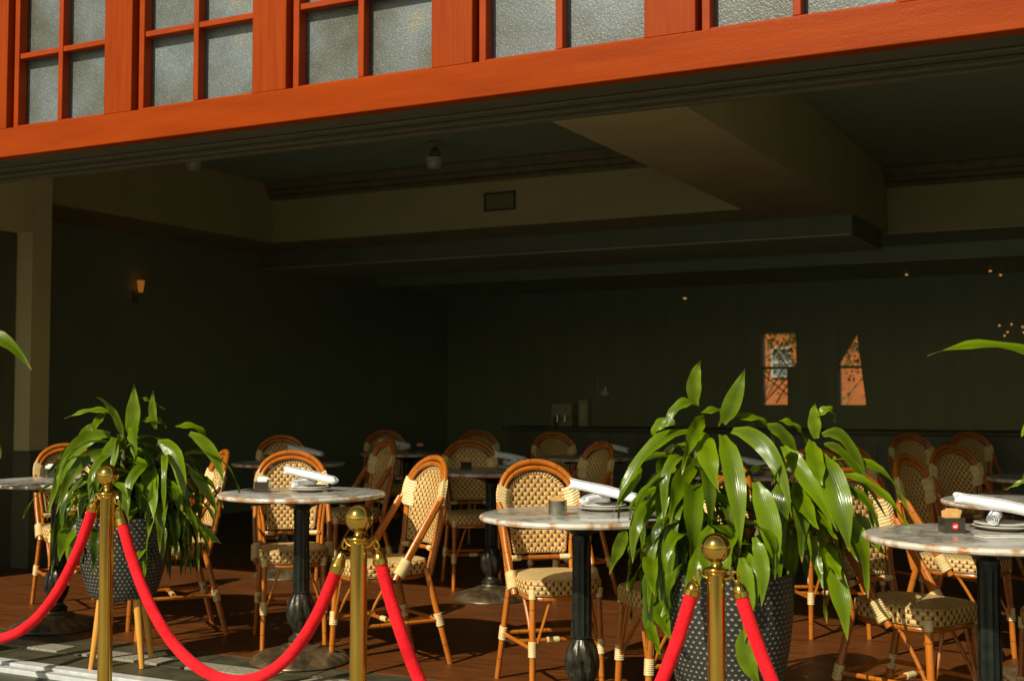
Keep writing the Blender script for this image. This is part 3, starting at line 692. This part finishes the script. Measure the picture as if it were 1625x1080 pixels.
table(-.47, 4.16, 'round marble table with the red marked glass at the right edge of the photo', rz=3)
table(-5.20, 6.82, 'round marble table in shade behind the first row at left', rz=.5)
table(-3.53, 6.60, 'round marble table in shade under the crumpled napkin at the middle', rz=1.5)
table(-5.30, 8.50, 'far marble table left of centre in the dark', rz=2)
table(-3.72, 8.50, 'far marble table right of centre in the dark', rz=2.5)
table(-2.10, 6.98, 'marble table hidden behind the large right plant', rz=.2)
table(-.45, 5.67, 'bare dark marble table just behind the right edge table', rz=4)
table(-.46, 7.4, 'small far marble table at the right edge, half behind the dark chair', rz=5)

# ---------------------------------------------------------------- place settings
def roll_mesh(L_, r, turns=3.2, wob=.06, seed=0, bend=0):
    q = random.Random(seed); mb = MB(); ns = int(turns*22); nl = 14; ph = q.uniform(0, 6.28)
    vs = []
    for j in range(nl+1):
        f = j/nl; x = (f-.5)*L_
        for k in range(ns+1):
            a = 2*math.pi*turns*k/ns; rad = r*(.12+.88*k/ns)*(1+wob*math.sin(a*1+ph+f*3)+.04*math.sin(f*11+ph))
            e = (.010*math.sin(a*2+ph)) * (k/ns) if j in (0, nl) else 0
            vs.append((x+e, rad*math.cos(a), rad*math.sin(a)*.92+bend*math.sin(f*math.pi)))
    fs = []
    w_ = ns+1
    for j in range(nl):
        for k in range(ns): fs.append((j*w_+k, j*w_+k+1, (j+1)*w_+k+1, (j+1)*w_+k))
    mb.add(vs, fs); return mb
def napkin(x, y, z, L_, r, ang, tilt, label, seed, grp='rolled white napkins'):
    o = obj('napkin', roll_mesh(L_, r, seed=seed, bend=.004), M['linen'], sharp=60)
    o.location = (x, y, z); o.rotation_euler = (0, tilt, ang); tag(o, label, 'napkin', grp)
    s = o.modifiers.new('cloth', 'SOLIDIFY'); s.thickness = .0014; return o
def plate(x, y, z, r, label):
    mb = MB(); mb.lathe([(r*.55, 0), (r*.6, .003), (r*.85, .008), (r, .014), (r*1.005, .016), (r*.98, .0165), (r*.8, .010), (r*.55, .005), (.001, .005)], 48)
    o = obj('plate', mb, M['ceramic']); o.location = (x, y, z); tag(o, label, 'plate', 'white side plates'); return o
TZ = .7608
def setting(x, y, where, dir_=0, two=True, seed=1, n=2, L_=.25):
    plate(x, y, TZ, .098, 'white china plate, lower one, '+where)
    zt = TZ+.013
    if two: plate(x-.004, y+.003, TZ+.0085, .090, 'white china plate, upper one, '+where); zt = TZ+.018
    a0 = YAW+dir_
    ca, sa = math.cos(YAW), math.sin(YAW)
    def off(l, dp): return (x+l*ca-dp*sa, y+l*sa+dp*ca)
    p = off(-.028, .004); napkin(*p, zt+.022, L_*.58, .021, a0+R(62), R(0), 'short rolled napkin with spiral end '+where, seed)
    if n > 1:
        p = off(.0, .0); napkin(*p, zt+.054, L_, .0225, a0-R(12), R(11), 'long rolled napkin on top '+where, seed+1)
def packet_cup(x, y, kind, label):
    t = thing('sugar_holder', label, 'sugar holder', (x, y, TZ), YAW, 'small sugar holders on the tables'); q = random.Random(int(abs(x*100)))
    if kind == 'steel':
        mb = MB(); mb.lathe([(.034, 0), (.0345, .003), (.034, .052), (.0325, .052), (.0325, .004), (.001, .004)], 32); obj('cup', mb, M['steel'], t)
        h = .058
    else:
        mb = MB(); r_ = .032
        for a, b_, c, e in ((-r_, r_, -r_, -r_+.003), (-r_, r_, r_-.003, r_), (-r_, -r_+.003, -r_+.003, r_-.003), (r_-.003, r_, -r_+.003, r_-.003)): mb.box(a, b_, c, e, 0, .048)
        mb.box(-r_+.003, r_-.003, -r_+.003, r_-.003, 0, .004); obj('cup', mb, M['smoke'], t); h = .064
    mb = MB()
    for k in range(9):
        Mx = Matrix.Translation((0, -.022+k*.0055, .005)) @ Matrix.Rotation(q.uniform(-.12, .12), 4, 'Y') @ Matrix.Rotation(q.uniform(-.08, .1), 4, 'X')
        hh = h*q.uniform(.85, 1.05)
        if kind == 'red': hh *= 1.05
        mb.box(-.020, .020, -.0011, .0011, 0, hh, Mx)
    obj('packets', mb, M['sugar_white'] if kind == 'white' else M['sugar_tan'], t)
    if kind == 'red':
        mb = MB(); mb.lathe([(.011, -.0345), (.011, -.0325)], 20); mb.v = [(x_, z_, y_+.022) for x_, y_, z_ in mb.v]; e = obj('red_emblem', mb, M['red_mark'], t)
        mb = MB(); mb.box(-.006, .002, -.0352, -.0347, .018, .024); mb.box(.003, .005, -.0352, -.0347, .017, .027); obj('emblem_mark', mb, M['sugar_white'], e)
    return t
packet_cup(-5.33, 4.90, 'white', 'small glass holder of white packets on the far left table')
packet_cup(-3.62, 4.56, 'white', 'small smoked glass holder of white packets on the table left of the middle post')
packet_cup(-1.95, 4.16, 'steel', 'shiny round steel cup of tan sugar packets on the table beside the large plant')
packet_cup(-.58, 4.18, 'red', 'dark glass with a red round emblem and tan packets on the right edge table')
packet_cup(-5.36, 6.83, 'dark', 'small dark holder on the shaded second row table at left')
packet_cup(-3.69, 6.58, 'dark', 'small dark holder beside the crumpled napkin on the shaded middle table')
packet_cup(-5.25, 8.60, 'dark', 'tiny dark holder on the far table left of centre')
napkin(-5.02, 4.92, TZ+.07, .20, .024, YAW+R(70), R(14), 'rolled napkin peeping through the left plant on the far left table', 21)
plate(-5.02, 4.92, TZ, .09, 'white china plate behind the left plant on the far left table')
setting(-3.46, 4.70, 'on the table left of the middle brass post', 0, seed=3)
setting(-1.87, 4.40, 'on the table beside the large plant', -.18, seed=6, L_=.27)
setting(-.44, 4.34, 'on the table at the right edge of the photo', .06, seed=9, L_=.30)
setting(-5.16, 6.95, 'on the shaded table at left', 0, True, 12)
setting(-3.46, 6.72, 'on the shaded middle table', .5, True, 15, 2, .2)
setting(-5.42, 8.50, 'on the far table left of centre', .6, False, 18)
setting(-3.60, 8.62, 'on the far table right of centre', .0, False, 22)
setting(-2.04, 6.85, 'on the table behind the large plant', .3, True, 25)
# crumpled cloth beside the roll on the middle table
mb = MB(); q = random.Random(8); nn = 22
vs = []
for j in range(nn):
    for i in range(nn):
        u, v = i/(nn-1)-.5, j/(nn-1)-.5; r_ = math.hypot(u, v)
        vs.append((u*.16, v*.12, .006+.05*max(0, 1-2.0*r_)*(.7+.3*math.sin(u*29+v*11))+.010*math.sin(u*37+v*13)*math.cos(v*41)+.010))
mb.add(vs, [(j*nn+i, j*nn+i+1, (j+1)*nn+i+1, (j+1)*nn+i) for j in range(nn-1) for i in range(nn-1)])
o = obj('napkin', mb, M['linen'], sharp=80); o.location = (-3.40, 6.70, TZ+.02); o.rotation_euler = (0, 0, .8); tag(o, 'crumpled loose end of white napkin on the shaded middle table', 'napkin')
o.modifiers.new('cloth', 'SOLIDIFY').thickness = .0015
mb = MB(); mb.box(-.075, .075, -.035, .035, 0, .004); o = obj('table_card', mb, M['ceramic'], bevel=.001); o.location = (-.42, 4.10, TZ+.0005); o.rotation_euler = (0, 0, YAW+.1); tag(o, 'thin pale card lying flat at the front of the right edge table', 'card')

# ---------------------------------------------------------------- stanchions and ropes
def stanchion(x, y, ztop, label):
    br = .0385 if x < -3 else .042
    t = thing('rope_stanchion', label, 'stanchion', (x, y, max(pz(x), -.55)), 0, 'brass rope stanchions'); H = ztop - max(pz(x), -.55)
    mb = MB(); mb.lathe([(.16, 0), (.16, .008), (.15, .016), (.10, .026), (.05, .036), (.032, .05), (.03, .06)], 48); obj('base', mb, M['brass'], t)
    mb = MB(); mb.lathe([(.0255, .055), (.0255, H-.118)], 40); obj('pole', mb, M['brass'], t)
    mb = MB(); mb.lathe([(.0265, H-.118), (.029, H-.116), (.031, H-.112), (.029, H-.108), (.0365, H-.106), (.0375, H-.102), (.036, H-.099), (.017, H-.094), (.013, H-.088), (.013, H-.082), (.018, H-.078), (.016, H-.074), (.02, H-.072)], 40); obj('collar', mb, M['brass'], t)
    mb = MB(); pr = []
    for k in range(25):
        a = -math.pi/2+.12+(math.pi-.12)*k/24; pr.append((max(.0003, br*math.cos(a)), H-br+br*math.sin(a)))
    mb.lathe(pr, 48); obj('ball', mb, M['brass'], t)
    for s in (-1, 1):
        mb = MB(); mb.tube([(s*.026, 0, H-.128), (s*.042, 0, H-.122), (s*.052, 0, H-.106)], .004, 8); obj('hook', mb, M['brass'], t)
    return t
SP = [(-4.72, 3.42, .95), (-3.38, 3.37, .945), (-2.13, 3.14, .868), (-1.11, 3.42, .805), (.02, 3.55, .76)]
SL = ['brass post beyond the left edge of the photo', 'brass post with ball top in front of the left potted plant', 'brass post with glinting ball top in the middle of the photo', 'brass post with glinting ball top in front of the large right plant', 'brass post beyond the right edge of the photo']
for (x, y, z), l in zip(SP, SL): stanchion(x, y, z, l)
RL = ['red velvet rope running out of the left edge', 'red velvet rope sagging between the left and middle brass posts', 'red velvet rope dropping between the middle and right brass posts', 'red velvet rope running from the right brass post to the right edge']
SAG = [.58, .53, .68, .66]
for i in range(4):
    a = Vector((SP[i][0], SP[i][1], SP[i][2]-.110)); b_ = Vector((SP[i+1][0], SP[i+1][1], SP[i+1][2]-.110))
    u = (b_-a); u.z = 0; u.normalize(); a += u*.052; b_ -= u*.052
    pts = []
    # hanging shape: cosh profile
    kx = 2.2
    for k in range(61):
        f = k/60; h = (math.cosh(kx*(2*f-1))-1)/(math.cosh(kx)-1); p = a.lerp(b_, f); p.z = a.z*(1-f)+b_.z*f - SAG[i]*(1-h); pts.append(p)
    L = [0]
    for p, q in zip(pts[:-1], pts[1:]): L.append(L[-1]+(q-p).length)
    i0 = next(k for k in range(61) if L[k] > .052); i1 = next(k for k in range(60, 0, -1) if L[60]-L[k] > .052)
    root = thing('velvet_rope', RL[i], 'rope', tuple(pts[30]), 0, 'red velvet barrier ropes'); c0 = pts[30]
    loc = [p-c0 for p in pts]
    mb = MB(); mb.tube(loc[i0:i1+1], .0195, 16); obj('velvet_cord', mb, M['velvet'], root)
    for e, (P0, P1) in enumerate(((loc[0], loc[i0]), (loc[60], loc[i1]))):
        dd = (P1-P0)
        mb = MB(); mb.tube([P0+dd*f for f in (.42, .45, .50, .55, .62, .85, .88, 1.12, 1.13)], [.006, .010, .009, .012, .017, .020, .0225, .0225, .020], 20); ec = obj('end_cap', mb, M['brass'], root)
        mb = MB()
        x_ = dd.normalized(); y_ = x_.cross(Vector((0, 1, 0))).normalized()
        cc = P0+dd*.17; mb.tube([cc+(x_*math.cos(t_)*.014+y_*math.sin(t_)*.008) for t_ in [k*2*math.pi/16 for k in range(17)]], .0034, 8, cap=False); obj('snap_hook', mb, M['brass'], ec)

# ---------------------------------------------------------------- potted dracaenas
def add_leaf(mb, tones, P, width, tone, up0=None, fold=.28, wav=0, tw=0):
    """P: list of centreline points (Vectors)"""
    n_ = len(P)-1; vs = []; uvs = []; rg = random.random()
    prev = None
    for i, p in enumerate(P):
        t = (P[min(i+1, n_)]-P[max(i-1, 0)]).normalized()
        if prev is None:
            side = t.cross(up0 if up0 else Vector((0, 0, 1)))
            if side.length < .05: side = t.cross(Vector((1, 0, 0)))
            side.normalize()
        else: side = (prev - t*prev.dot(t)).normalized()
        side = Matrix.Rotation(tw/n_, 3, t) @ side; prev = side
        nrm = side.cross(t); f = i/n_
        w_ = width*.5*(max(0, math.sin(math.pi*min(1, .08+.92*f)**.88))**(.7 if f < .4 else 1.15) if f < .999 else .02)
        if f < .12: w_ = max(w_*.8, width*.16)
        for u in (-1, -.5, 0, .5, 1):
            wv = wav*math.sin(f*17+u*2)*abs(u)
            vs.append(p + side*(u*w_) + nrm*(abs(u)*w_*fold + wv)); 
    fs = []
    for i in range(n_):
        for k in range(4):
            fs.append((i*5+k, i*5+k+1, (i+1)*5+k+1, (i+1)*5+k))
            us = [-1, -.5, 0, .5, 1]; uvs.append([(us[k], i/n_), (us[k+1], i/n_), (us[k+1], (i+1)/n_), (us[k], (i+1)/n_)])
    mb.add(vs, fs, uvs); tones += [tone]*len(vs)
def arc(base, az, el, L, droop, n=11, r2=random):
    p = Vector(base); P = [p.copy()]; e = el; a = az; st = L/n
    for i in range(n):
        p = p + Vector((math.cos(e)*math.cos(a), math.cos(e)*math.sin(a), math.sin(e)))*st; P.append(p.copy())
        e -= droop/n*(1.5-.6*i/n); e = max(e, -1.5); a += r2.uniform(-.05, .05)
    return P
def plant(name, loc, label, pot, crowns, hero, seed, unit, c0, nfill, wl, legs=True):
    t = thing(name, label, 'potted plant', loc, YAW, 'potted dracaenas behind the rope'); r2 = random.Random(seed)
    zb, zt, rb, rt = pot
    mb = MB(); mb.lathe([(.02, zb), (rb-.02, zb), (rb, zb+.02)] + [(rb+(rt-rb)*math.sin(min(1, k/7)*1.3)/math.sin(1.3), zb+.02+(zt-zb-.02)*k/10) for k in range(1, 11)] + [(rt-.012, zt), (rt-.02, zt-.05)], 72, cap=False)
    obj('pot', mb, M['pot'], t)
    mb = MB(); mb.lathe([(.0005, zt-.035), (rt*.5, zt-.03), (rt-.018, zt-.045)], 36); obj('soil', mb, M['soil'], t)
    if legs:
        for k in range(3 if legs == 3 else 4):
            a = k*math.pi/2+math.pi/4+.1; mb = MB(); mb.tube([(math.cos(a)*rb*.72, math.sin(a)*rb*.72, zb+.01), (math.cos(a)*rb*1.03, math.sin(a)*rb*1.03, 0)], [.019, .012], 12); obj('leg', mb, M['potleg'], t)
    mb = MB()
    for cx, cy, cz, *_ in crowns:
        mb.tube(bez((cx*.25, cy*.25, zt-.04), (cx*.45, cy*.5, (zt+cz)/2+.05), (cx, cy, cz), 8), [.016-.0006*k for k in range(9)], 10)
    obj('stem', mb, M['stem'], t)
    mb = MB(); tones = []
    def hp(zx, zy, dep): return Vector(((zx-c0[0])*unit, dep, c0[2]-(zy-c0[1])*unit))
    for h in hero:
        b0, b1, b2, wd, dp = h[0], h[1], h[2], h[3], h[4]
        P = bez(hp(b0[0], b0[1], dp[0]), hp(b1[0], b1[1], dp[1]), hp(b2[0], b2[1], dp[2]), 12)
        add_leaf(mb, tones, P, wd*unit*(1.0 if wd < 60 else .9), r2.uniform(.35, 1), up0=Vector((0, -1, .15)) if abs(P[-1].x-P[0].x) < abs(P[-1].z-P[0].z) else Vector((0, -.55, .8)), fold=r2.uniform(.12, .35), wav=.005, tw=r2.uniform(-.25, .25))
    for cx, cy, cz, cnt, ln in crowns:
        for k in range(cnt):
            f = k/cnt; wl_ = wl*(.7 if k % 3 else 1)
            az = k*2.399+r2.uniform(-.3, .3); el = 1.25-1.55*f+r2.uniform(-.12, .12)
            if f < .2 and cnt > 8: continue
            L_ = ln*r2.uniform(.75, 1.15); base = Vector((cx, cy, cz-.02-.25*f)); 
            P = arc(base, az, el, L_, r2.uniform(1.5, 3.4), r2=r2)
            add_leaf(mb, tones, P, wl_*r2.uniform(.75, 1.1), r2.uniform(-.35, .7), fold=r2.uniform(.1, .4), wav=.006, tw=r2.uniform(-1.1, 1.1))
    o = obj('foliage', mb, M['leaf'], t, sharp=80)
    at = o.data.attributes.new('tone', 'FLOAT', 'POINT'); at.data.foreach_set('value', tones)
    return t
F = (0, -.05, -.10); F2 = (0, -.1, -.22); B_ = (0, .02, .05)
# left plant; sketch units are 1/2.157 of a photo pixel
h1 = [((440,245),(455,160),(450,60),50,(0,-.02,-.01)), ((520,215),(505,150),(515,82),28,(.02,0,0)), ((412,245),(400,140),(345,106),26,(0,-.04,-.1)),
 ((385,165),(330,130),(233,180),26,(-.02,-.05,-.08)), ((398,245),(402,300),(395,450),62,(-.05,-.15,-.17)), ((440,205),(500,220),(488,340),58,(0,-.14,-.16)),
 ((370,235),(230,210),(185,520),52,F), ((350,290),(250,300),(215,500),45,F), ((310,200),(260,230),(235,330),30,B_), ((300,240),(225,330),(180,540),34,B_), ((530,262),(640,270),(640,495),56,F),
 ((590,208),(700,190),(690,290),36,B_), ((640,230),(730,270),(752,410),42,B_), ((500,330),(540,380),(570,520),52,F2), ((525,530),(505,580),(515,655),52,F2), ((560,390),(620,430),(690,560),40,F),
 ((640,350),(700,420),(740,520),34,B_), ((280,510),(235,560),(262,645),58,F2), ((500,430),(470,470),(480,520),40,F2), ((690,540),(705,580),(748,612),30,B_), ((420,400),(380,480),(350,560),46,F2),
 ((475,110),(500,120),(545,150),24,B_), ((350,160),(330,190),(330,230),28,F), ((560,560),(590,600),(630,625),40,F), ((600,470),(680,520),(705,640),30,B_), ((450,380),(420,430),(400,470),44,F2), ((470,190),(540,170),(550,215),26,B_)]
plant('potted_plant', (-4.14, 4.23, 0), 'leafy dracaena in a grey dimpled pot on wooden legs behind the left brass post', (.30, .66, .15, .205),
      [(-.01, 0, 1.02, 40, .42), (-.15, .04, .93, 34, .40), (.17, .05, .95, 44, .45), (.06, -.06, .88, 34, .28), (.19, -.02, .88, 26, .29), (-.05, -.12, .86, 18, .26), (.02, .14, .90, 20, .36)], h1, 11, .00285/2.157, (420, 116+0, 1.18), 0, .055)
# right plant; sketch units are half a photo pixel
h2 = [((325,205),(300,130),(345,58),48,(0,-.02,0)), ((410,262),(440,190),(480,86),62,(0,-.04,-.02)), ((405,300),(430,420),(428,650),74,(-.02,-.2,-.19)), ((490,440),(530,560),(535,722),78,(-.12,-.2,-.2)),
 ((440,285),(560,290),(588,545),62,(0,-.14,-.18)), ((350,290),(330,360),(372,465),76,(0,-.15,-.15)), ((335,205),(260,170),(215,290),40,(0,-.04,-.04)), ((350,245),(290,270),(258,415),48,(0,-.12,-.16)),
 ((330,292),(150,270),(50,555),50,F), ((250,385),(215,440),(190,620),62,F), ((330,378),(240,430),(215,560),66,F2), ((100,600),(85,640),(52,742),42,B_), ((150,400),(100,440),(70,520),50,F),
 ((705,310),(690,250),(703,193),42,(0,-.01,0)), ((690,318),(670,400),(690,450),66,(0,-.12,-.14)), ((712,360),(740,480),(760,645),92,(-.03,-.18,-.18)), ((600,335),(650,420),(740,590),62,(0,-.1,-.12)), ((708,240),(760,190),(768,262),34,(0,-.02,.02)),
 ((725,300),(840,240),(900,640),44,B_), ((780,420),(900,440),(975,600),36,F), ((730,330),(800,320),(935,560),30,B_), ((738,690),(760,780),(770,925),70,(0,-.1,-.1)), ((830,545),(850,610),(890,665),48,F), ((640,450),(635,520),(660,575),58,F2),
 ((340,230),(440,200),(395,270),34,(0,.03,0)), ((460,250),(560,220),(580,330),40,B_), ((550,270),(620,280),(670,420),44,B_), ((590,255),(660,260),(685,330),34,B_), ((700,510),(690,560),(715,605),40,F2), ((790,590),(800,640),(812,690),38,F),
 ((180,640),(160,700),(168,770),50,F2), ((240,630),(225,720),(250,830),44,F), ((210,800),(190,870),(220,900),50,F2), ((430,660),(445,760),(428,900),60,(-.21,-.255,-.26)), ((430,870),(420,960),(475,1025),66,(-.24,-.27,-.26)), ((470,600),(500,680),(480,800),44,(-.2,-.25,-.25)), ((300,640),(270,740),(262,850),46,(-.2,-.26,-.26)), ((340,570),(300,640),(335,740),70,(-.2,-.25,-.26)),
 ((490,640),(480,700),(470,760),40,F2), ((310,700),(270,760),(190,870),52,F), ((740,640),(740,700),(755,740),46,F), ((680,600),(690,690),(700,770),34,F), ((175,880),(170,920),(185,945),34,F2), ((260,260),(180,250),(200,330),36,B_), ((420,240),(480,230),(520,270),30,B_)]
plant('potted_plant', (-1.30, 4.14, 0), 'large leafy dracaena in a dark dimpled pot behind the right brass post', (.16, .60, .17, .215),
      [(-.11, .03, 1.02, 30, .44), (.27, .06, .99, 30, .42), (-.19, .04, .90, 34, .33), (.02, .16, .88, 14, .32), (.0, -.12, .84, 16, .28), (-.14, -.06, .84, 16, .26)], h2, 12, .002162/2, (424, 188, 1.18), 0, .07)
M['wicker'] = weave_mat('dark_wicker', .02, .01, ((.10,.075,.03), (.2,.14,.06)), (.02,.012,.006))
plant('potted_plant', (-.17, 4.25, 0), 'dracaena entering at the right edge with one long horizontal leaf', (.15, .60, .15, .19),
      [(0, 0, 1.08, 10, .30), (.16, .05, 1.0, 10, .3)], [((1100,330),(420,-90),(-140,125),150,(-.02,-.12,-.14)), ((900,520),(640,590),(545,680),150,(0,-.05,-.08)), ((900,900),(660,880),(540,985),120,(0,-.05,-.08)), ((900,1000),(700,960),(575,1070),60,(0,.05,.08))], 13, .00197/4.5, (1125, 423, 1.18), 0, .06)
plant('potted_plant', (-5.05, 4.02, 0), 'dracaena entering at the left edge with drooping leaf tips', (.15, .60, .15, .19),
      [(0, 0, 1.28, 16, .38), (-.16, .05, 1.1, 12, .36)], [((-70,560),(20,500),(78,588),34,(0,-.05,-.06)), ((-70,540),(10,515),(48,560),18,(0,.05,.06)), ((-50,640),(0,610),(22,645),16,(0,-.05,-.05)), ((-30,640),(8,660),(4,705),20,(0,-.05,-.05))], 14, .00298, (-60, 634, 1.18), 0, .06)
